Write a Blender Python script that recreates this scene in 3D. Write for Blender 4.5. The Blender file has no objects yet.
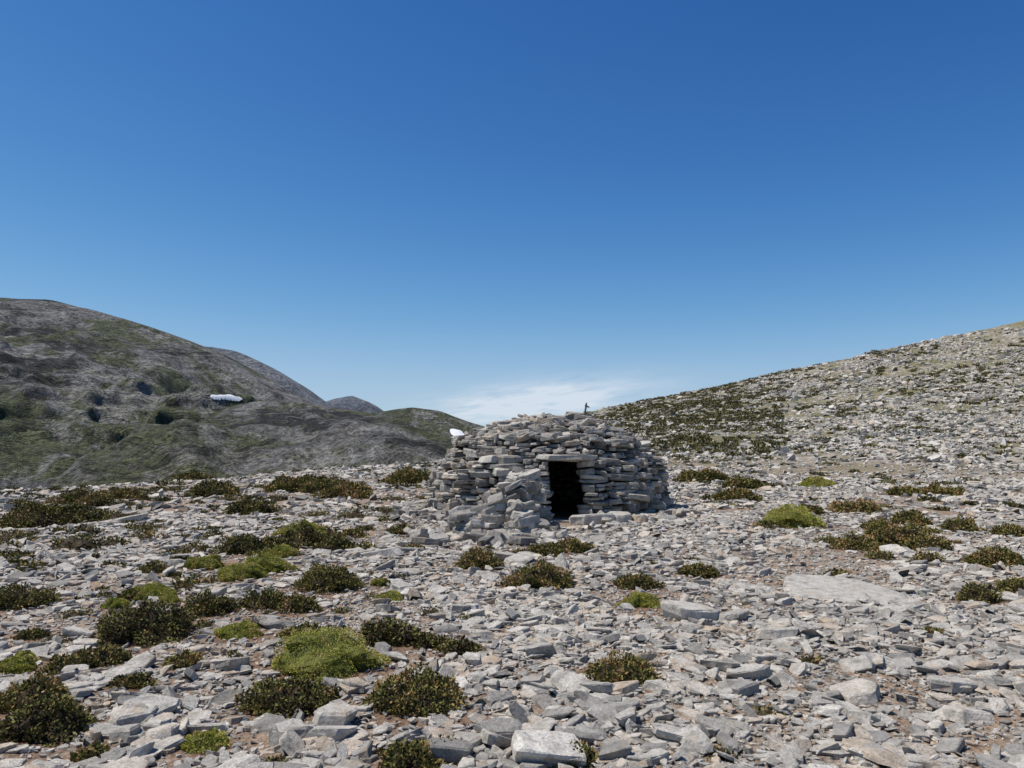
import bpy, math, numpy as np
from mathutils import Vector
rng=np.random.default_rng(7)
sc=bpy.context.scene
F=769.0; CAMZ=1.6; PITCH=math.atan(57/769)
cp,sp=math.cos(PITCH),math.sin(PITCH)

def ray(px,py):
    u=(px-512)/F; v=(384-py)/F
    dy=cp-v*sp; dz=sp+v*cp
    return u/dy, dz/dy            # x and z slope per metre of depth
def gpos(px,py,z=0.0):
    a,b=ray(px,py); y=(z-CAMZ)/b
    return a*y,y

# ---------- noise ----------
_T=np.random.default_rng(3).random((256,256))
def vn(x,y,seed=0):
    x=np.asarray(x,float)+seed*17.3; y=np.asarray(y,float)+seed*9.7
    xi=np.floor(x).astype(int); yi=np.floor(y).astype(int)
    fx=x-xi; fy=y-yi; fx=fx*fx*(3-2*fx); fy=fy*fy*(3-2*fy)
    a=_T[xi&255,yi&255]; b=_T[(xi+1)&255,yi&255]; c=_T[xi&255,(yi+1)&255]; d=_T[(xi+1)&255,(yi+1)&255]
    return (a*(1-fx)+b*fx)*(1-fy)+(c*(1-fx)+d*fx)*fy
def fbm(x,y,o=4,seed=0):
    s=0;a=1;t=0
    for i in range(o):
        s=s+a*vn(x*2**i,y*2**i,seed+i); t+=a; a*=.5
    return s/t-.5
def sstep(a,b,x):
    t=np.clip((x-a)/(b-a),0,1); return t*t*(3-2*t)

# ---------- terrain ----------
def ground_z(x,y):
    x=np.asarray(x,float); y=np.asarray(y,float)
    r=np.sqrt(x*x+y*y)
    z=fbm(x/6,y/6,3,1)*0.25*sstep(2,14,r)+fbm(x/1.1,y/1.1,2,5)*0.07
    A=6.54+0.2156*(x-14.8)
    A=np.where(x>12,A,5.94-0.012*(12-x)**2-0.2156*(12-x))
    A=np.clip(A,0,75)
    t=np.clip((y-24)/(130-24),0,None)
    prof=np.where(t<1, 0.35*t*t+0.65*t, 1-(t-1)**2*0.35)
    prof=np.clip(prof,-.5,None)
    z=z+A*prof*sstep(20,45,y) + fbm(x/25,y/25,4,9)*3.0*sstep(40,110,y)*sstep(0,25,x)
    xc=np.interp(y,[-60,0,20,35,55,90,130,200],[-45,-26,-17.5,-10.5,-4,3,8,10])
    d=np.clip(xc-x,0,None)*0.9
    z=z-0.30*(np.sqrt(d*d+81)-9)
    z=np.where(z<-30, -30-(0.05*(-30-z)), z)
    far=sstep(230,500,r)
    return z*(1-far)+(-32)*far

def mk(name,verts,loops,starts,mat,attrs=None,smooth=False,parent=None):
    me=bpy.data.meshes.new(name)
    me.vertices.add(len(verts)); me.vertices.foreach_set('co',np.ascontiguousarray(verts,dtype=np.float32).ravel())
    me.loops.add(len(loops)); me.loops.foreach_set('vertex_index',np.ascontiguousarray(loops,dtype=np.int32))
    me.polygons.add(len(starts)); me.polygons.foreach_set('loop_start',np.ascontiguousarray(starts,dtype=np.int32))
    me.update(calc_edges=True)
    me.polygons.foreach_set('use_smooth',np.full(len(starts),smooth))
    for k,v in (attrs or {}).items():
        a=me.attributes.new(k,'FLOAT','POINT'); a.data.foreach_set('value',np.ascontiguousarray(v,dtype=np.float32))
    me.materials.append(mat)
    ob=bpy.data.objects.new(name,me); sc.collection.objects.link(ob)
    if parent: ob.parent=parent
    return ob
def grid(name,X,Y,Z,mat,attrs=None,wrap=False,smooth=True):
    n,m=X.shape
    v=np.stack([X,Y,Z],-1).reshape(-1,3)
    i=np.arange(n if wrap else n-1)[:,None]; j=np.arange(m-1)[None,:]
    i2=(i+1)%n
    q=np.stack([i*m+j,i2*m+j,i2*m+j+1,i*m+j+1],-1).reshape(-1)
    return mk(name,v,q,np.arange(0,len(q),4),mat,attrs,smooth)

# ---------- materials ----------
class N:
    def __init__(s,name):
        s.m=bpy.data.materials.new(name); s.m.use_nodes=True; s.t=s.m.node_tree; s.b=s.t.nodes['Principled BSDF']
        s.b.inputs['Roughness'].default_value=.9; s.b.inputs['Specular IOR Level'].default_value=.2
    def n(s,ty,**k):
        x=s.t.nodes.new(ty)
        for a,b in k.items(): setattr(x,a,b)
        return x
    def l(s,a,b): s.t.links.new(a,b)
    def pos(s,scale=(1,1,1)):
        g=s.n('ShaderNodeTexCoord'); mp=s.n('ShaderNodeMapping'); mp.inputs['Scale'].default_value=scale
        s.l(g.outputs['Object'],mp.inputs[0]); return mp.outputs[0]
    def noise(s,sc_,det=4,rough=.6,vec=None):
        x=s.n('ShaderNodeTexNoise'); x.inputs['Scale'].default_value=sc_; x.inputs['Detail'].default_value=det; x.inputs['Roughness'].default_value=rough
        s.l(vec if vec is not None else s.pos(),x.inputs['Vector']); return x.outputs[0]
    def vor(s,sc_,out='Distance',feat='F1',vec=None):
        x=s.n('ShaderNodeTexVoronoi',feature=feat); x.inputs['Scale'].default_value=sc_
        s.l(vec if vec is not None else s.pos(),x.inputs['Vector']); return x.outputs[out]
    def ramp(s,f,stops,interp='LINEAR'):
        r=s.n('ShaderNodeValToRGB'); r.color_ramp.interpolation=interp
        e=r.color_ramp.elements
        while len(e)<len(stops): e.new(.5)
        for k,(p,c) in enumerate(stops):
            e[k].position=p; e[k].color=(c,c,c,1) if isinstance(c,(int,float)) else (*c,1)
        s.l(f,r.inputs[0]); return r.outputs[0]
    def mix(s,f,a,b,mode='MIX'):
        x=s.n('ShaderNodeMix',data_type='RGBA',blend_type=mode)
        for i,v in ((0,f),(6,a),(7,b)):
            if isinstance(v,(int,float)): x.inputs[i].default_value=v
            elif isinstance(v,tuple): x.inputs[i].default_value=(*v,1)
            else: s.l(v,x.inputs[i])
        return x.outputs[2]
    def attr(s,nm):
        x=s.n('ShaderNodeAttribute',attribute_name=nm); return x.outputs['Fac']
    def math(s,op,a,b=0.0):
        x=s.n('ShaderNodeMath',operation=op)
        for i,v in ((0,a),(1,b)):
            if isinstance(v,(int,float)): x.inputs[i].default_value=v
            else: s.l(v,x.inputs[i])
        return x.outputs[0]
    def rng(s,v,a,b,c=0.0,d=1.0):
        x=s.n('ShaderNodeMapRange'); s.l(v,x.inputs[0])
        for i,q in ((1,a),(2,b),(3,c),(4,d)): x.inputs[i].default_value=q
        return x.outputs[0]
    def bump(s,h,st,dist):
        x=s.n('ShaderNodeBump'); x.inputs['Strength'].default_value=st; x.inputs['Distance'].default_value=dist
        s.l(h,x.inputs['Height']); s.l(x.outputs[0],s.b.inputs['Normal'])
    def col(s,c): s.l(c,s.b.inputs['Base Color'])

def stone_mat(name,k=1.0):
    m=N(name)
    def K(r,g,b): return (min(.85,r*k),min(.85,g*k),min(.85,b*k*1.0))
    c=m.ramp(m.attr('rnd'),[(0,K(.18,.168,.152)),(.15,K(.33,.31,.275)),(.4,K(.49,.455,.395)),(.65,K(.61,.565,.49)),(.82,K(.51,.41,.305)),(.9,K(.66,.61,.53)),(1,K(.78,.735,.65))])
    n1=m.ramp(m.noise(9,5,.65),[(.3,.55),(.5,1.0),(.7,1.2)])
    n2=m.ramp(m.noise(60,3,.7),[(.3,.68),(.55,1.0),(.75,1.2)])
    c=m.mix(1,c,n1,'MULTIPLY'); c=m.mix(1,c,n2,'MULTIPLY')
    st=m.ramp(m.noise(5,4,.7),[(.54,0),(.68,.5)])
    c=m.mix(st,c,K(.40,.29,.185))
    li=m.ramp(m.noise(28,4,.7),[(.59,0),(.68,.6)])
    c=m.mix(li,c,K(.17,.158,.138))
    m.col(c)
    m.bump(m.noise(16,6,.78),.9,.035)
    return m.m
M_stone=stone_mat('limestone_rubble',1.0)
M_hut=stone_mat('drystone_wall_stone',.85)

m=N('stony_soil')
pebc=m.vor(26,'Color'); peb=m.ramp(pebc,[(0,(.21,.155,.11)),(.35,(.36,.295,.225)),(.7,(.48,.425,.35)),(1,(.60,.555,.48))])
edge=m.ramp(m.vor(26,'Distance'),[(.25,1.0),(.7,.42)])
c=m.mix(1,peb,edge,'MULTIPLY')
soil=m.ramp(m.noise(7,5,.7),[(.3,(.16,.10,.06)),(.5,(.28,.195,.13)),(.7,(.40,.30,.215))])
c=m.mix(m.ramp(m.noise(1.3,5,.65),[(.44,0),(.60,1)]),soil,c)
lit=m.math('MULTIPLY',m.attr('litter'),m.ramp(m.noise(11,5,.8),[(.35,.3),(.55,1)]))
c=m.mix(lit,c,m.ramp(m.noise(40,4,.8),[(.35,(.06,.034,.02)),(.55,(.16,.085,.047)),(.7,(.26,.16,.10))]))
cell=m.ramp(m.vor(2.2,'Color'),[(0,(.23,.19,.14)),(.4,(.38,.33,.265)),(.8,(.56,.51,.43))])
c2=m.mix(1,cell,m.ramp(m.vor(2.2,'Distance'),[(.3,1.0),(.75,.5)]),'MULTIPLY')
c2=m.mix(m.ramp(m.noise(.22,7,.8),[(.42,0),(.55,.85)]),c2,(.16,.145,.06))
cd=m.n('ShaderNodeTexCoord'); sx=m.n('ShaderNodeSeparateXYZ'); m.l(cd.outputs['Object'],sx.inputs[0])
rr=m.math('POWER',m.math('ADD',m.math('MULTIPLY',sx.outputs[0],sx.outputs[0]),m.math('MULTIPLY',sx.outputs[1],sx.outputs[1])),.5)
c=m.mix(m.rng(rr,25,50),c,c2)
c=m.mix(m.math('MULTIPLY',m.rng(sx.outputs[2],-.6,-6),m.ramp(m.noise(.15,5,.7),[(.35,.3),(.55,1)])),c,(.12,.12,.045))
m.col(c); m.bump(m.math('ADD',m.vor(26,'Distance'),m.math('MULTIPLY',m.noise(9,5,.7),2.0)),.9,.03)
M_ground=m.m

def hill_mat(name,rock,green,haze=None,hz=0.0,g0=.47,g1=.56,scale=1.0,band=1.0,low=0.0):
    m=N(name)
    tc=m.n('ShaderNodeTexCoord'); sx=m.n('ShaderNodeSeparateXYZ'); m.l(tc.outputs['Object'],sx.inputs[0])
    warp=m.noise(.010*scale,4,.6)
    hgt=m.math('ADD',m.math('MULTIPLY',sx.outputs[2],.13*scale),m.math('MULTIPLY',warp,9.0))
    cb=m.n('ShaderNodeCombineXYZ'); m.l(m.math('MULTIPLY',sx.outputs[0],.020*scale),cb.inputs[0]); m.l(m.math('MULTIPLY',sx.outputs[1],.010*scale),cb.inputs[1]); m.l(hgt,cb.inputs[2])
    strata=m.noise(1.0,7,.70,cb.outputs[0])
    big=m.noise(.010*scale,6,.66)
    fine=m.noise(.35*scale,5,.85)
    mid=m.noise(.05*scale,6,.75)
    c=m.ramp(strata,[(.41,tuple(v*.26 for v in rock)),(.455,tuple(v*.55 for v in rock)),(.485,tuple(v*.95 for v in rock)),(.54,rock),(.61,tuple(v*1.6 for v in rock))])
    gm=m.math('ADD',m.math('MULTIPLY',big,.55),m.math('MULTIPLY',mid,.45))
    if low: gm=m.math('ADD',gm,m.rng(sx.outputs[2],30,-8,0.0,low))
    c=m.mix(m.ramp(gm,[(g0,0),(g1,.88)]),c,green)
    dk=m.ramp(strata,[(.43,.92),(.46,0)])
    c=m.mix(m.math('MULTIPLY',dk,m.math('MULTIPLY',band,m.ramp(mid,[(.43,0),(.49,1)]))),c,tuple(v*.18 for v in rock))
    scr=m.ramp(m.noise(.022*scale,6,.7,m.pos((1.6,1,.6))),[(.53,0),(.59,.75)])
    c=m.mix(scr,c,tuple(v*1.5 for v in rock))
    c=m.mix(1,c,m.ramp(fine,[(.38,.38),(.5,1.0),(.62,1.65)]),'MULTIPLY')
    dots=m.ramp(m.vor(.5*scale,'Distance'),[(.20,.85),(.34,0)])
    dots=m.math('MULTIPLY',dots,m.ramp(mid,[(.42,.3),(.56,1)]))
    c=m.mix(dots,c,tuple(v*.38 for v in green))
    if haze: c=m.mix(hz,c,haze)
    m.col(c)
    m.bump(m.math('ADD',m.math('MULTIPLY',strata,2.8),m.math('ADD',m.math('MULTIPLY',mid,1.6),m.math('MULTIPLY',fine,.7))),1.0,10/scale)
    return m.m
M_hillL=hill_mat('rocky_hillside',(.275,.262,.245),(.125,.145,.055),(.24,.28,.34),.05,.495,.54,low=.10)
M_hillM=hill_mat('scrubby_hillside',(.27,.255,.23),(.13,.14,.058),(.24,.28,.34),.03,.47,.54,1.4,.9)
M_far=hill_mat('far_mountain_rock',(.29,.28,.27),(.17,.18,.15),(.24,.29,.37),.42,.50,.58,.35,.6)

# ---------- shrub table ----------
SH=[(318,674,108,'c'),(237,640,46,'c'),(262,576,50,'c'),(145,605,50,'c'),(202,754,48,'c'),(203,571,40,'c'),(238,584,48,'c'),(300,535,46,'c'),(8,674,46,'c'),(165,608,26,'c'),(642,608,40,'c'),(388,602,26,'c'),(820,487,36,'c'),(795,527,60,'c'),(277,560,36,'c'),(112,612,28,'c'),(380,588,22,'c'),(20,664,30,'c'),
(138,642,88,'d'),(285,714,90,'d'),(415,714,90,'d'),(386,648,62,'d'),(625,686,66,'d'),(35,744,88,'d'),(20,716,74,'d'),(325,592,66,'d'),(540,588,66,'d'),(272,552,46,'d'),(240,556,48,'d'),(300,545,50,'d'),(95,667,54,'d'),(60,674,50,'d'),(180,670,40,'d'),(128,692,40,'d'),(205,620,50,'d'),(260,612,46,'d'),(290,614,50,'d'),(300,642,40,'d'),(335,552,44,'d'),
(410,768,66,'d'),(578,766,50,'d'),(88,766,40,'d'),(25,524,60,'d'),(60,520,70,'d'),(75,506,56,'d'),(345,500,52,'d'),(325,492,50,'d'),(290,490,66,'d'),(410,484,54,'d'),(210,495,50,'d'),(247,514,50,'d'),(575,555,44,'d'),(545,560,40,'d'),(480,572,46,'d'),(640,587,44,'d'),(700,575,40,'d'),(430,650,40,'d'),(460,655,40,'d'),
(860,514,50,'d'),(812,516,34,'d'),(900,545,66,'d'),(860,548,48,'d'),(1005,564,60,'d'),(985,600,36,'d'),(915,525,42,'d'),(945,497,50,'d'),(910,496,34,'d'),(965,532,36,'d'),(740,500,46,'d'),(705,482,50,'d'),(745,488,40,'d'),(935,548,40,'d'),(1015,535,36,'d'),(880,530,30,'d'),(1020,592,40,'d'),(935,635,24,'d'),(10,612,60,'d'),(28,640,30,'d'),(150,575,30,'d'),(130,605,40,'d'),(120,500,40,'d'),(400,530,26,'d'),(350,535,30,'d'),(310,485,40,'d'),(190,478,40,'d')]
SHW=[]
for a,b,w,k in SH:
    x,y=gpos(a,b); rx=w/2/F*y
    SHW.append((x,y+rx*.45,rx,k))
SLX,SLY=gpos(842,590)
sa=np.array([(x,y,r) for x,y,r,_ in SHW]+[(SLX,SLY,.56)])

# ---------- ground sheet ----------
az=np.linspace(-math.pi,math.pi,1001)[:-1]
rad=np.concatenate([[0.0],np.geomspace(.4,6000,540)])
AZ,R=np.meshgrid(az,rad,indexing='ij')
X=np.sin(AZ)*R; Y=np.cos(AZ)*R
def litter(x,y):
    L=np.zeros(np.shape(x))
    for (a,b,r,k) in SHW:
        if b<16: L=np.maximum(L,np.exp(-(((x-a)**2+(y-b+.1*r)**2)/(r*1.5)**2)**2))
    return L
near=(R<20)
LT=np.zeros(R.shape); LT[near]=litter(X[near],Y[near])
grid('ground',X[::-1],Y[::-1],ground_z(X,Y)[::-1],M_ground,{'litter':LT[::-1].ravel()},wrap=True)

# ---------- distant hills ----------
G={}
def ridge(name,y0,pts,foot,base,back,mat,amp,ns,pw=.9,nx=620,nt=280,seed=0,ra=1.0):
    pts=np.array(pts,float); k=[ray(a,b) for a,b in pts]
    xs=np.array([a*y0 for a,b in k]); zs=np.array([CAMZ+b*y0 for a,b in k])
    x=np.linspace(xs[0],xs[-1],nx); H=np.interp(x,xs,zs)
    w=max(3,nx//60); ker=np.hanning(w+2)[1:-1]; ker/=ker.sum(); H=np.convolve(np.pad(H,(w//2,w-1-w//2),'edge'),ker,'valid')
    t=np.concatenate([np.linspace(0,1,int(nt*.75)),np.linspace(1,2,nt//4+1)[1:]])
    T,XX=np.meshgrid(t,x,indexing='ij'); HH=np.broadcast_to(H,T.shape)
    YY=np.where(T<1,foot+(y0-foot)*T,y0+(T-1)*(back-y0))
    prof=np.where(T<1,T**pw,1-(T-1)**2*.9)
    Z=base+(HH-base)*prof
    g=fbm(XX/ns,YY/ns,6,seed); rg=1-np.abs(fbm(XX/ns*1.3,YY/ns*.6,5,seed+20))*4
    env=np.sin(np.clip(T,0,1)*math.pi)*.9+.06
    Z=Z+amp*(g*2.0+(rg-.6)*.8)*np.where(T<1,env,.06)
    led=fbm(XX/70,YY/70,2,seed+7)*1.0; st=(Z/7+led); fr=st-np.floor(st)
    Z=Z+ra*7*(sstep(.4,1.0,fr)-fr)*.5*np.where(T<1,env,.05)*sstep(.42,.6,fbm(XX/70,YY/70,3,seed+31)+.5)
    ob=grid(name,XX[:,::-1],YY[:,::-1],Z[:,::-1],mat)
    G[ob.name]=np.stack([XX[:,::-1],YY[:,::-1],Z[:,::-1]],-1)
    return ob
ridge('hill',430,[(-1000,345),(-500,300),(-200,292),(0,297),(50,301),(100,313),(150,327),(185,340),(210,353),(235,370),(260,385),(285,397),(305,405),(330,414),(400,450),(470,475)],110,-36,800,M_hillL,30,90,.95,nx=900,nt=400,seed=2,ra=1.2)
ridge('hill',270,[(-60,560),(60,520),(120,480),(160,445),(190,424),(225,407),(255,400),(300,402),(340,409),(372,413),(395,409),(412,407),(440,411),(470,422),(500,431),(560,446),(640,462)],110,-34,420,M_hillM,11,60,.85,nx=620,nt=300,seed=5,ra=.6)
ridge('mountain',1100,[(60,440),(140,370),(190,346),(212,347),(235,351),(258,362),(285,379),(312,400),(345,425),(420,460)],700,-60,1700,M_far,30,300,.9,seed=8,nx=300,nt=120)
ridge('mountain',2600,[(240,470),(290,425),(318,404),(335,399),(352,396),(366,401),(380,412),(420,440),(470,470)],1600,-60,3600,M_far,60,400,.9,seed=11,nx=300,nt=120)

# ---------- snow : a thin skin lying on the hill's own surface ----------
m=N('old_snow'); m.col(m.ramp(m.noise(.5,4,.6),[(.3,(.70,.70,.69)),(.6,(.86,.86,.85))])); m.b.inputs['Specular IOR Level'].default_value=0; m.b.inputs['Roughness'].default_value=1; M_snow=m.m
bpy.context.view_layer.update()
dg=bpy.context.evaluated_depsgraph_get()
def snow(px,py,wpx,hpx,seed,slant=.35,dz=0.0):
    a,b=ray(px,py)
    hit,loc,nor,_,ob,_=sc.ray_cast(dg,Vector((0,0,CAMZ)),Vector((a,1,b)).normalized())
    if not hit or ob.name not in G: print('SNOW MISS',px,ob); return
    g=G[ob.name]; sw=wpx/2/F*loc.y; sh_=hpx/2/F*loc.y
    q=(np.abs(g[...,0]-loc.x)<sw*1.8)&(np.abs(g[...,2]-loc.z)<sh_*2.5)&(np.abs(g[...,1]-loc.y)<22)
    I,J=np.nonzero(q); K=5; vs=[]
    for i,j in zip(I,J):
        if i+1>=g.shape[0] or j+1>=g.shape[1]: continue
        A,B,C,D=g[i,j],g[i+1,j],g[i+1,j+1],g[i,j+1]
        u=np.linspace(0,1,K+1); U,Vv=np.meshgrid(u,u,indexing='ij'); U=U[...,None];Vv=Vv[...,None]
        P=(A*(1-U)+B*U)*(1-Vv)+(D*(1-U)+C*U)*Vv
        c=(P[:-1,:-1]+P[1:,1:])/2
        du=(c[...,0]-loc.x)/sw; dv=(c[...,2]-loc.z)/sh_+slant*du
        e=du*du+dv*dv+ (vn(c[...,0]/2.2,c[...,1]/2.5,seed)-.5)*1.3
        for a_,b_ in zip(*np.nonzero(e<.9)):
            vs+=[P[a_,b_],P[a_+1,b_],P[a_+1,b_+1],P[a_,b_+1]]
    print('SNOW',px,ob.name,loc,len(vs))
    if not vs: return
    vs=np.array(vs)+np.array([0,-.12,.16])
    mk('snow_patch',vs,np.arange(len(vs)),np.arange(0,len(vs),4),M_snow)
snow(227,398,24,7,1); snow(458,433,15,9,4)

# ---------- stones ----------
def stones(C,S,yaw,tilt,tdir,n,rings,cap_bot=False,p=5.0,jit=.35,rj=.16,rot_in=None,slope=.12,shear=.18,ringj=.06):
    M=len(C)
    k=np.arange(n)[None,:]
    ang=2*math.pi*k/n+(rng.random((M,n))-.5)*2*jit*(2*math.pi/n)+(rng.random((M,1))*6.28 if rot_in is None else rot_in)
    ca,sa_=np.cos(ang),np.sin(ang)
    pp=p*rng.uniform(.5,1.5,(M,1))
    r=1/(np.abs(ca)**pp+np.abs(sa_)**pp)**(1/pp)*(1+(rng.random((M,n))-.5)*2*rj)
    V=np.zeros((M,len(rings),n,3))
    sl=(rng.random((M,2))-.5)*2*slope*2
    sh=rng.normal(0,shear,(M,2))
    for i,(zz,rf) in enumerate(rings):
        q=r*rf*(1+(rng.random((M,n))-.5)*2*ringj)
        V[:,i,:,0]=(q*ca+sh[:,0:1]*zz)*S[:,0:1]; V[:,i,:,1]=(q*sa_+sh[:,1:2]*zz)*S[:,1:2]
        zj=(rng.random((M,n))-.5)*.16
        V[:,i,:,2]=(zz+zj+(sl[:,0:1]*q*ca+sl[:,1:2]*q*sa_)*(1 if zz>0 else 0))*S[:,2:3]
    V=V.reshape(M,-1,3)
    ax=np.stack([np.cos(tdir),np.sin(tdir),np.zeros(M)],-1)[:,None,:]
    c=np.cos(tilt)[:,None,None]; s=np.sin(tilt)[:,None,None]
    V=V*c+np.cross(np.broadcast_to(ax,V.shape),V)*s+ax*(V*ax).sum(-1,keepdims=True)*(1-c)
    cy,sy=np.cos(yaw)[:,None],np.sin(yaw)[:,None]
    x=V[...,0]*cy-V[...,1]*sy; y=V[...,0]*sy+V[...,1]*cy
    V=np.stack([x,y,V[...,2]],-1)+C[:,None,:]
    nr=len(rings); vp=nr*n
    lp=[];st=[];o=0
    for i in range(nr-1):
        for j in range(n):
            lp+=[i*n+j,i*n+(j+1)%n,(i+1)*n+(j+1)%n,(i+1)*n+j]; st.append(o); o+=4
    lp+=[(nr-1)*n+j for j in range(n)]; st.append(o); o+=n
    if cap_bot:
        lp+=[j for j in range(n)][::-1]; st.append(o); o+=n
    lp=np.array(lp);st=np.array(st)
    L=(lp[None,:]+(np.arange(M)*vp)[:,None]).ravel(); ST=(st[None,:]+(np.arange(M)*len(lp))[:,None]).ravel()
    return V.reshape(-1,3),L,ST,vp
class Acc:
    def __init__(s): s.v=[];s.l=[];s.s=[];s.r=[];s.nv=0;s.nl=0
    def add(s,V,L,ST,r):
        s.v.append(V);s.l.append(L+s.nv);s.s.append(ST+s.nl);s.r.append(r);s.nv+=len(V);s.nl+=len(L)
    def make(s,name,mat,**k):
        return mk(name,np.concatenate(s.v),np.concatenate(s.l),np.concatenate(s.s),mat,{'rnd':np.concatenate(s.r)},**k)

HX,HY,HR=0.82,18.45,2.9
DX=1.14
def keep(x,y,s,fac=.95):
    k=np.ones(len(x),bool)
    for sx_,sy_,sr in sa:
        rr_=sr*fac+s*.5
        k&=((x-sx_)**2/rr_**2+(y-sy_)**2/(rr_*(1.25 if sr==.56 else .85))**2)>1
    k&=((x-HX)**2+(y-HY)**2)>(HR-.12)**2
    k&=~(((x-1.25)**2/.45**2+(y-15.2)**2/.7**2)<1)
    return k
def area(a,b,ha): return ha*(b*b-a*a)
acc=Acc(); accF=Acc()
R3=((-.6,.95),(.30,1.0),(.5,.88)); R2=((-.5,1.0),(.5,.93))
def band(r0,r1,dens,med,sig,smin,smax,acc,n=6,rings=R3,tilt=.21,thick=(.18,.5),patch=True,ha=.78,sink=.25,green=False):
    M=int(area(r0,r1,ha)*dens)
    r=np.sqrt(rng.random(M)*(r1*r1-r0*r0)+r0*r0); a=(rng.random(M)*2-1)*ha
    x=np.sin(a)*r; y=np.cos(a)*r
    s=np.clip(med*np.exp(rng.normal(0,sig,M)),smin,smax)/2
    k=keep(x,y,s)
    if r1<20:
        k&=rng.random(M)>litter(x,y)*.72
    if patch:
        pn=fbm(x/1.6,y/1.6,3,30)+.5
        thr=.40+.12*sstep(1,-4,x)*sstep(16,5,y)+.16*np.exp(-((x+2.2)**2/4+(y-14)**2/4))
        k&=(rng.random(M)<.18+.9*sstep(thr-.08,thr+.08,pn))
    if green:
        gn=fbm(x/7,y/7,4,33)+.5; k&=(rng.random(M)<.25+.75*sstep(.64,.46,gn))
        az_=np.arctan2(x,y); rr_=np.hypot(x,y)
        k&=(rng.random(M)>.6*sstep(.36,.26,az_)*sstep(38,55,rr_))
        xc=np.interp(y,[0,20,35,55,90,130],[-26,-17.5,-10.5,-4,3,8]); k&=(x>xc-6)
    x=x[k];y=y[k];s=s[k];M=len(x)
    asp=rng.uniform(.4,1.0,M)
    S=np.stack([s*1.15,s*asp,s*rng.uniform(*thick,M)*1.2],-1)
    z=ground_z(x,y)+S[:,2]*sink+ (rng.random(M)**2)*min(med,.12)*.28
    tl=np.abs(rng.normal(0,tilt,M)); up=rng.random(M)<.08; tl[up]+=rng.uniform(.4,.9,up.sum())
    V,L,ST,vp=stones(np.stack([x,y,z],-1),S,rng.random(M)*6.28,tl,rng.random(M)*6.28,n,rings,p=3.2,jit=.48,rj=.16,slope=.22,shear=.22)
    rnd=np.clip(rng.beta(1.2,1.45,M)*.85+.15*(fbm(x/3,y/3,2,40)+.5)+.01,0,1)
    acc.add(V,L,ST,np.repeat(rnd,vp))
band(1.8,9,290,.065,.52,.03,.20,acc)
band(1.8,9,450,.028,.35,.012,.05,acc,n=5,rings=R2,patch=False,thick=(.3,.8))
band(1.8,9,5,.17,.3,.12,.28,acc,n=6,thick=(.22,.5),sink=.5,tilt=.18)
band(9,19,135,.082,.50,.045,.25,acc,n=6)
band(9,19,140,.045,.3,.03,.07,acc,n=5,rings=R2,patch=False)
band(9,19,2.4,.22,.3,.16,.45,acc,n=6,thick=(.18,.4),sink=.45)
band(19,42,44,.15,.45,.08,.42,accF,n=5,rings=R2,green=True)
band(42,80,12,.26,.4,.13,.7,accF,n=5,rings=R2,green=True,patch=False,thick=(.25,.6))
band(80,150,3.8,.42,.4,.22,1.1,accF,n=5,rings=R2,green=True,patch=False,thick=(.25,.6))
for a,b,w,asp,th,ton in [(693,622,60,.7,.36,.6),(425,549,34,.6,.35,.05),(735,622,34,.6,.3,.3),(552,766,74,.7,.4,.95),(448,762,46,.8,.5,.1),(228,672,38,.7,.4,.7),(680,748,46,.7,.35,.5),(905,612,40,.5,.3,.4),(600,700,36,.7,.4,.4),(330,745,44,.6,.4,.6),(120,520,44,.5,.2,.7),(750,682,50,.6,.3,.5),(860,700,46,.7,.3,.7),(960,690,60,.6,.25,.5),(780,640,44,.6,.3,.45),(540,660,30,.9,.6,.35),(16,582,26,.7,.4,.05),(380,560,40,.5,.25,.5),(300,745,30,.8,.6,.3)]:
    x,y=gpos(a,b); s=w/2/F*y; 
    C=np.array([[x,y+s*asp*.6,float(ground_z(x,y))+s*th*.35+.02]]);S=np.array([[s,s*asp,s*th]])
    V,L,ST,vp=stones(C,S,np.array([rng.uniform(-.3,.3)]),np.array([.14]),np.array([rng.random()*6]),8,((-.8,.96),(0,1.0),(.4,.97),(.6,.88)),p=3.0,jit=.4,rj=.12,rot_in=0.)
    acc.add(V,L,ST,np.full(len(V),ton))
V,L,ST,vp=stones(np.array([[SLX,SLY,float(ground_z(SLX,SLY))+.03]]),np.array([[.62,.78,.06]]),np.array([.1]),np.array([.03]),np.array([0.]),11,((-1,1.06),(.2,1.0),(.6,.93)),p=2.6,jit=.4,rj=.14,rot_in=0.,slope=.05)
acc.add(V,L,ST,np.full(len(V),.45))
acc.make('rubble_stones',M_stone); accF.make('hillside_stones',M_stone)

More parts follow.
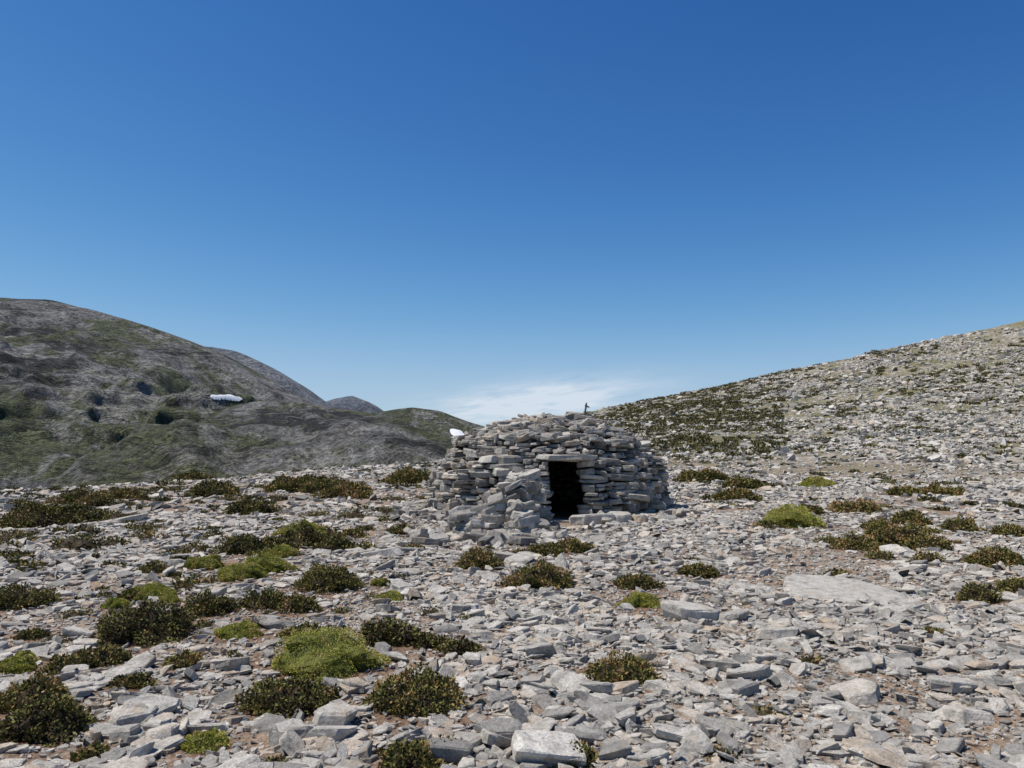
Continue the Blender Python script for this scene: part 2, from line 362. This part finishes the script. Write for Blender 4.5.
# ---------- hut ----------
hut=bpy.data.objects.new('dry_stone_hut',None); sc.collection.objects.link(hut)
gz=float(ground_z(DX,HY-2.8))*.5+float(ground_z(HX,HY))*.5-.02
PZ=[0,.5,.9,1.2,1.42,1.62,1.80,1.96,2.10,2.18]; PR=[2.88,2.82,2.70,2.54,2.36,2.08,1.68,1.2,.65,0.02]
def rad_at(z): return np.interp(z,PZ,PR)
DW=.37; DH=1.25; DTH=-math.pi/2+math.asin((DX-HX)/2.8)
hacc=Acc()
def wobble(th): return 1+.015*np.sin(3*th+1)+.012*np.sin(5*th+2.3)
z=-.08
HS=[]
while z<1.86:
    h=rng.uniform(.07,.18)
    if z>1.5: h=rng.uniform(.06,.09)
    r=float(rad_at(z+h/2))
    door=z+h*.5<DH
    hd=DW/r
    a0=DTH+(hd if door else 0)+ (0 if door else rng.random()*.3); a1=a0+2*math.pi-(2*hd if door else 0)
    a=a0
    while a<a1-.02:
        l=rng.choice([rng.uniform(.14,.28),rng.uniform(.28,.5),rng.uniform(.5,.8)],p=[.45,.38,.17])
        if a+l/r>a1-.12/r: l=(a1-a)*r
        l=min(l,.95)
        dep=rng.uniform(.34,.5) if z<1.3 else rng.uniform(.45,.75)
        am=a+l/2/r
        rr_=r*wobble(am)-dep/2+rng.normal(0,.065)
        wv=.075*math.sin(3*am+1.1)+.045*math.sin(7*am+z*3)
        parts=1 if (h<.11 or rng.random()<.55) else 2
        for q in range(parts):
            hh=h/parts*rng.uniform(.64,1.08)
            zz=z+h*(q+.5)/parts+wv*min(1,z*2)+rng.uniform(-.02,.02)
            HS.append((HX+math.cos(am)*rr_,HY+math.sin(am)*rr_,gz+zz,l/2*.955,dep/2,hh/2*1.0,am+math.pi/2+rng.normal(0,.11),abs(rng.normal(0,.11)),rng.random()*6.28))
            rr_+=rng.normal(0,.05)
        a+=l/r
    z+=h*.97
for i in range(420):
    th=rng.random()*6.28; zc=rng.uniform(0,1.5)
    dd=(th-DTH+math.pi)%(2*math.pi)-math.pi
    if abs(dd)<.2 and zc<1.4: continue
    r=float(rad_at(zc))*wobble(th)-.12
    HS.append((HX+math.cos(th)*r,HY+math.sin(th)*r,gz+zc,rng.uniform(.05,.13),.08,rng.uniform(.015,.05),th+math.pi/2,rng.random()*.4,rng.random()*6.28))
for i in range(700):
    q=math.sqrt(rng.random())*2.15; th=rng.random()*6.28
    zr=float(np.interp(q,PR[::-1],PZ[::-1]))+rng.uniform(-.03,.05)
    s=rng.uniform(.07,.28)
    HS.append((HX+math.cos(th)*q,HY+math.sin(th)*q,gz+zr,s,s*rng.uniform(.5,.9),rng.uniform(.025,.06),rng.random()*6.28,abs(rng.normal(0,.28)),rng.random()*6.28))
nb=len(HS)
HS+=[(DX-.02,HY-2.44,gz+DH+.06,.62,.22,.055,.02,.02,0),(DX-.05,HY-2.22,gz+DH+.05,.6,.25,.06,0,.02,0),(DX+.42,HY-3.15,gz+.10,.40,.2,.11,.05,.03,0),(DX-.15,HY-2.7,gz+.0,.35,.2,.05,.05,.05,0),(DX+.95,HY-3.05,gz+.12,.28,.18,.10,.2,.1,1)]
HS+=[(HX+.75,HY-.1,gz+2.21,.30,.22,.05,.4,.1,1),(HX+.95,HY+.1,gz+2.26,.18,.13,.04,1.2,.3,1),(HX+.55,HY,gz+2.20,.3,.2,.045,.1,.12,2),(HX+.66,HY-.15,gz+2.30,.20,.12,.03,.2,.3,.3),(HX+1.2,HY-.2,gz+2.10,.22,.18,.05,.7,.12,2),(HX-.3,HY-.3,gz+2.16,.3,.2,.05,.5,.1,2),(HX-.9,HY-.5,gz+2.02,.26,.2,.06,.5,.1,2),(HX+1.5,HY-.4,gz+1.92,.26,.2,.06,.5,.1,2),(HX+.93,HY-.12,gz+2.38,.022,.018,.14,.5,.3,2),(HX+.97,HY-.12,gz+2.47,.06,.015,.018,.2,.35,1.6)]
HS=np.array(HS)
RH=((-.98,.92),(-.62,1.0),(.62,1.0),(.98,.93))
V,L,ST,vp=stones(HS[:,:3],HS[:,3:6],HS[:,6],HS[:,7],HS[:,8],8,RH,cap_bot=True,p=7,jit=.3,rj=.11,rot_in=.39,slope=.20,shear=.05,ringj=.05)
rn=rng.beta(1.0,1.5,len(HS)); rn[nb:nb+5]=[.5,.3,.95,.5,.6]; rn[-2:]=0; hacc.add(V,L,ST,np.repeat(rn,vp))
hacc.make('wall_and_roof_stones',M_hut,parent=hut)
m=N('painted_gap_shade'); m.col(m.ramp(m.noise(8,5,.7),[(.3,(.022,.019,.015)),(.7,(.05,.043,.035))])); m.bump(m.noise(12,5,.7),1,.05); M_core=m.m  # near-black colour painted as the shade in wall gaps and doorway
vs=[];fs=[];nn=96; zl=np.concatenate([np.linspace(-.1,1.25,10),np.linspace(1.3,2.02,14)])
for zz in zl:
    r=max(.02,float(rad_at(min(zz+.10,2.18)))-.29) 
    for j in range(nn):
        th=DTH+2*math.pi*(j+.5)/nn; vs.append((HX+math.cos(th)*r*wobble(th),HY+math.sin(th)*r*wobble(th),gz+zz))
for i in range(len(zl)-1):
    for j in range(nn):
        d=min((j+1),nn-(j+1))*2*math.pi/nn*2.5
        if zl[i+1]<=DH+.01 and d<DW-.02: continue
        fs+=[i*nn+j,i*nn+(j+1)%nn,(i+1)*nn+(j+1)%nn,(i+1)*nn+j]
mk('light_block_core',np.array(vs),np.array(fs),np.arange(0,len(fs),4),M_core,smooth=True,parent=hut)  # shell added behind the stones to stop light leaks and keep the inside dark
# tumbled entrance wall left of the door
wa=Acc(); W=[]
def heap(p0,p1,H0,H1,wd,nper):
    p0=np.array(p0);p1=np.array(p1); d=p1-p0; d=np.array([-d[1],d[0]]); d/=np.linalg.norm(d)+1e-9
    lay=0
    while True:
        zc=.03+lay*.095
        if zc>max(H0,H1)+.1: break
        for i in range(nper):
            t=rng.random(); hmax=H0+(H1-H0)*t+.10*math.sin(t*9)
            if zc>hmax: continue
            w_=wd*(1-.62*zc/max(H0,H1))
            p=p0+(p1-p0)*t; o=rng.uniform(-1,1)*w_
            W.append((p[0]+d[0]*o,p[1]+d[1]*o,gz+zc+rng.uniform(-.03,.03),rng.uniform(.10,.28),rng.uniform(.09,.18),rng.uniform(.04,.09),rng.uniform(-.9,.9)+.2,abs(rng.normal(0,.30)),rng.random()*6.28))
        lay+=1
heap((.30,14.2),(-.15,13.55),1.0,.80,.36,20)
heap((-.15,13.55),(-.95,13.4),.66,.28,.44,22)
heap((.12,13.3),(.40,13.05),.48,.25,.3,12)
for i in range(170):
    x,y=-.3+rng.normal(0,.58),13.35+rng.normal(0,.45)
    if x>.75: continue
    W.append((x,y,float(ground_z(x,y))+.06,rng.uniform(.09,.24),rng.uniform(.07,.16),rng.uniform(.04,.10),rng.random()*6,abs(rng.normal(0,.38)),rng.random()*6))
for i in range(190):
    th=rng.uniform(-math.pi,0.3); r=2.95+abs(rng.normal(0,.28)); 
    if abs(th-DTH)<.17: continue
    x,y=HX+math.cos(th)*r,HY+math.sin(th)*r
    W.append((x,y,float(ground_z(x,y))+.05,rng.uniform(.07,.22),rng.uniform(.06,.14),rng.uniform(.03,.08),rng.random()*6,abs(rng.normal(0,.3)),rng.random()*6))
W=np.array(W)
V,L,ST,vp=stones(W[:,:3],W[:,3:6],W[:,6],W[:,7],W[:,8],7,RH,cap_bot=True,p=5,jit=.35,rj=.1,rot_in=.39,slope=.15,shear=.06)
wa.add(V,L,ST,np.repeat(rng.beta(1.2,1.6,len(W)),vp))
wa.make('tumbled_stone_wall',M_hut)

# ---------- shrubs ----------
def leaf_mat(name,stops):
    m=N(name); c=m.ramp(m.attr('rnd'),stops)
    m.col(c); m.b.inputs['Roughness'].default_value=.75
    return m.m
M_dark=leaf_mat('thorny_shrub_foliage',[(0,(.035,.022,.012)),(.22,(.085,.066,.022)),(.45,(.14,.135,.034)),(.64,(.20,.185,.05)),(.80,(.27,.16,.055)),(1,(.38,.25,.13))])
M_cush=leaf_mat('green_cushion_foliage',[(0,(.06,.06,.015)),(.22,(.16,.17,.03)),(.5,(.32,.325,.055)),(.8,(.47,.44,.085)),(1,(.45,.35,.15))])
M_scrub=leaf_mat('dry_hillside_scrub',[(0,(.045,.038,.018)),(.3,(.10,.09,.034)),(.6,(.16,.145,.05)),(1,(.28,.22,.10))])
def leaves(P,Nn,ln,wd,rnd):
    M=len(P)
    t=rng.normal(size=(M,3)); u=Nn*.8+t*.5; u/=np.linalg.norm(u,axis=1,keepdims=True)
    s=np.cross(u,rng.normal(size=(M,3))); s/=np.linalg.norm(s,axis=1,keepdims=True)+1e-6
    ln=ln[:,None];wd=wd[:,None]
    v=np.stack([P,P+u*ln*.5+s*wd,P+u*ln,P+u*ln*.5-s*wd],1).reshape(-1,3)
    return v,np.repeat(rnd,4)
def shrub(x,y,rx,kind,hf,nl,lsz):
    ry=rx*rng.uniform(.75,.95); h=rx*hf
    seed=rng.integers(1,90); hue=rng.normal(0,.10)
    z0=float(ground_z(x,y))-.02
    def surf(th,ph):
        lob=1+.6*(vn(np.cos(th)*1.6+seed,np.sin(th)*1.6+np.sin(ph)*1.5,seed)-.5)+.35*(vn(np.cos(th)*4+seed,np.sin(th)*4+ph*4,seed+3)-.5)
        lz=1+ (.8 if kind=='d' else .6)*(vn(np.cos(th)*np.cos(ph)*3+seed,np.sin(th)*np.cos(ph)*3,seed+5)-.5)
        return np.stack([np.cos(th)*np.cos(ph)*rx*lob,np.sin(th)*np.cos(ph)*ry*lob,np.sin(ph)*h*lz],-1)
    A,B=np.meshgrid(np.linspace(0,2*math.pi,25)[:-1],np.linspace(0,math.pi/2,9),indexing='ij')
    cv=surf(A.ravel(),B.ravel())*(.78 if kind=='d' else .88)
    i=np.arange(24)[:,None]; j=np.arange(8)[None,:]; i2=(i+1)%24
    cq=np.stack([i*9+j,i2*9+j,i2*9+j+1,i*9+j+1],-1).reshape(-1)
    th=rng.random(nl)*6.283; ph=np.arcsin(rng.random(nl)**(.9))
    S=surf(th,ph); 
    nrm=S/np.array([rx*rx,ry*ry,h*h]); nrm/=np.linalg.norm(nrm,axis=1,keepdims=True)
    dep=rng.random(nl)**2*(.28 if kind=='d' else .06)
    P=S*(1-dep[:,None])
    cs=.045 if rx<.6 else .09
    tuft=vn(S[:,0]/cs+seed,S[:,1]/cs+S[:,2]/cs,seed+9)
    big=vn(S[:,0]/(rx*.4)+seed,S[:,1]/(rx*.4),seed+12)
    if kind=='d':
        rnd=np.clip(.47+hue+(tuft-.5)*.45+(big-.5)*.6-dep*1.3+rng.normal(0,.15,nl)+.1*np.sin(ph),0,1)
        ln=lsz*rng.uniform(.7,1.6,nl)
        nrm=nrm*.7; P=P+nrm*((tuft-.4)*.3*h)[:,None]
    else:
        rnd=np.clip(.58+(tuft-.5)*.9+(big-.5)*.7+rng.normal(0,.14,nl),0,1)
        ln=lsz*rng.uniform(.6,1.2,nl); P=P+nrm*((tuft-.6)*.26*h)[:,None]
    v,rv=leaves(P,nrm,ln,ln*.26,rnd)
    V=np.concatenate([cv,v])+np.array([x,y,z0])
    Lp=np.concatenate([cq,np.arange(len(v))+len(cv)])
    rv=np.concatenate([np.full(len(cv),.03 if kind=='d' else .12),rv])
    return V,Lp,np.arange(0,len(Lp),4),rv
for (x,y,rx,k) in SHW:
    hf=rng.uniform(.5,.7) if k=='d' else rng.uniform(.58,.70)
    if y>16: hf*=.75
    ls=(.021 if k=='d' else .012)*max(1,y/8)
    nl=int(min(16000,(7 if k=='d' else 11)*rx*rx/(ls*ls*.28)))
    nl=max(nl,900)
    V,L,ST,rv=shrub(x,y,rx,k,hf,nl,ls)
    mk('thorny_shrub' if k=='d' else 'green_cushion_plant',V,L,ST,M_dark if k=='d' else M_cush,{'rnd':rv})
tA=Acc(); tB=Acc()
def scatter(T_,r0,r1,num,s0,s1,nl,ls,a0=-.78,a1=.78,green=.4,hf=(.3,.5)):
    c=0;tries=0
    while c<num and tries<num*30:
        tries+=1
        r=math.sqrt(rng.random()*(r1*r1-r0*r0)+r0*r0);a=a0+rng.random()*(a1-a0)
        x=math.sin(a)*r;y=math.cos(a)*r
        if (x-HX)**2+(y-HY)**2<3.4**2: continue
        if (x-SLX)**2+(y-SLY)**2<1.1: continue
        if float(vn(x/6,y/6,50))*.6+float(vn(x/2,y/2,55))*.4<green: continue
        if 12.0<y<15.6 and -2.0<x<2: continue
        xc=np.interp(y,[0,20,35,55,90,130],[-26,-17.5,-10.5,-4,3,8])
        if x<xc-12: continue
        V,L,ST,rv=shrub(x,y,s0+(s1-s0)*rng.random()**2,'d',rng.uniform(*hf),nl,ls)
        T_.add(V,L,ST,rv); c+=1
scatter(tA,3,10,50,.04,.14,260,.018)
scatter(tA,4,10,70,.05,.18,300,.018,-.75,-.05)
scatter(tA,9,22,130,.08,.26,420,.035)
scatter(tA,11,30,140,.12,.4,380,.04,-.70,-.12)
scatter(tB,20,45,260,.15,.5,260,.07,hf=(.2,.4))
scatter(tB,45,85,800,.15,.6,100,.13,hf=(.15,.35),green=.46)
scatter(tB,85,150,1700,.2,.8,50,.2,hf=(.15,.35),green=.46)
scatter(tB,45,120,700,.2,.9,70,.18,.10,.34,.3,hf=(.12,.28))
tA.make('low_scrub',M_dark); tB.make('hillside_scrub',M_scrub)

# ---------- world, sun ----------
w=bpy.data.worlds.new('World'); sc.world=w; w.use_nodes=True; nt=w.node_tree
for n_ in list(nt.nodes): nt.nodes.remove(n_)
out=nt.nodes.new('ShaderNodeOutputWorld'); bg=nt.nodes.new('ShaderNodeBackground'); sky=nt.nodes.new('ShaderNodeTexSky')
SEL=math.radians(64); SAZ=math.radians(-88)
sky.sky_type='NISHITA'; sky.sun_disc=False; sky.sun_elevation=SEL; sky.sun_rotation=SAZ
sky.altitude=1800; sky.air_density=1.0; sky.dust_density=.4; sky.ozone_density=2.5
bg.inputs[1].default_value=.10
def wm(op,a,b=0.0):
    x=nt.nodes.new('ShaderNodeMath'); x.operation=op
    for i,v in ((0,a),(1,b)):
        if isinstance(v,(int,float)): x.inputs[i].default_value=v
        else: nt.links.new(v,x.inputs[i])
    return x.outputs[0]
sepc=nt.nodes.new('ShaderNodeSeparateColor'); nt.links.new(sky.outputs[0],sepc.inputs[0])
comb=nt.nodes.new('ShaderNodeCombineColor')
for i,(g,k,mxv) in enumerate(((1.95,3.0,.42),(1.42,1.66,.63),(1.1,1.42,.88))):
    v=wm('MULTIPLY',wm('POWER',wm('MULTIPLY',sepc.outputs[i],.1),g),k)
    den=wm('POWER',wm('ADD',wm('POWER',wm('DIVIDE',v,mxv),3.0),1.0),1/3)
    nt.links.new(wm('MULTIPLY',wm('DIVIDE',v,den),10.0),comb.inputs[i])
tc=nt.nodes.new('ShaderNodeTexCoord'); sx=nt.nodes.new('ShaderNodeSeparateXYZ'); nt.links.new(tc.outputs['Generated'],sx.inputs[0])
azi=wm('ARCTAN2',sx.outputs[0],sx.outputs[1]); el=sx.outputs[2]
def gau(v,c,s): 
    d=wm('DIVIDE',wm('SUBTRACT',v,c),s); return wm('EXPONENT',wm('MULTIPLY',wm('MULTIPLY',d,d),-1.0))
el2=wm('SUBTRACT',el,wm('MULTIPLY',azi,.12))
mask=wm('MULTIPLY',gau(azi,.02,.12),gau(el2,.045,.022))
cb=nt.nodes.new('ShaderNodeCombineXYZ'); nt.links.new(wm('MULTIPLY',azi,16),cb.inputs[0]); nt.links.new(wm('MULTIPLY',el2,90),cb.inputs[1])
nz=nt.nodes.new('ShaderNodeTexNoise'); nz.inputs['Scale'].default_value=1; nz.inputs['Detail'].default_value=7; nz.inputs['Roughness'].default_value=.6; nt.links.new(cb.outputs[0],nz.inputs['Vector'])
cf=wm('MINIMUM',wm('MULTIPLY',mask,wm('MAXIMUM',wm('MULTIPLY',wm('SUBTRACT',nz.outputs[0],.27),5.0),0.0)),.82)
mx=nt.nodes.new('ShaderNodeMix'); mx.data_type='RGBA'
nt.links.new(cf,mx.inputs[0]); nt.links.new(comb.outputs[0],mx.inputs[6]); mx.inputs[7].default_value=(7.0,7.7,8.6,1)
nt.links.new(mx.outputs[2],bg.inputs[0]); nt.links.new(bg.outputs[0],out.inputs[0])
sl=bpy.data.lights.new('sun','SUN'); sl.energy=5.0; sl.angle=math.radians(.53); sl.color=(1,.95,.88)
so=bpy.data.objects.new('sun',sl); sc.collection.objects.link(so)
d=Vector((math.sin(SAZ)*math.cos(SEL),math.cos(SAZ)*math.cos(SEL),math.sin(SEL)))
so.rotation_euler=d.to_track_quat('Z','Y').to_euler()

cam=bpy.data.cameras.new('camera'); co=bpy.data.objects.new('camera',cam); sc.collection.objects.link(co)
co.location=(0,0,CAMZ); co.rotation_euler=(math.pi/2+PITCH,0,0)
cam.sensor_width=36; cam.lens=F/1024*36; cam.clip_end=20000; cam.clip_start=.05
sc.camera=co
sc.view_settings.view_transform='Standard'; sc.view_settings.look='None'; sc.view_settings.exposure=0
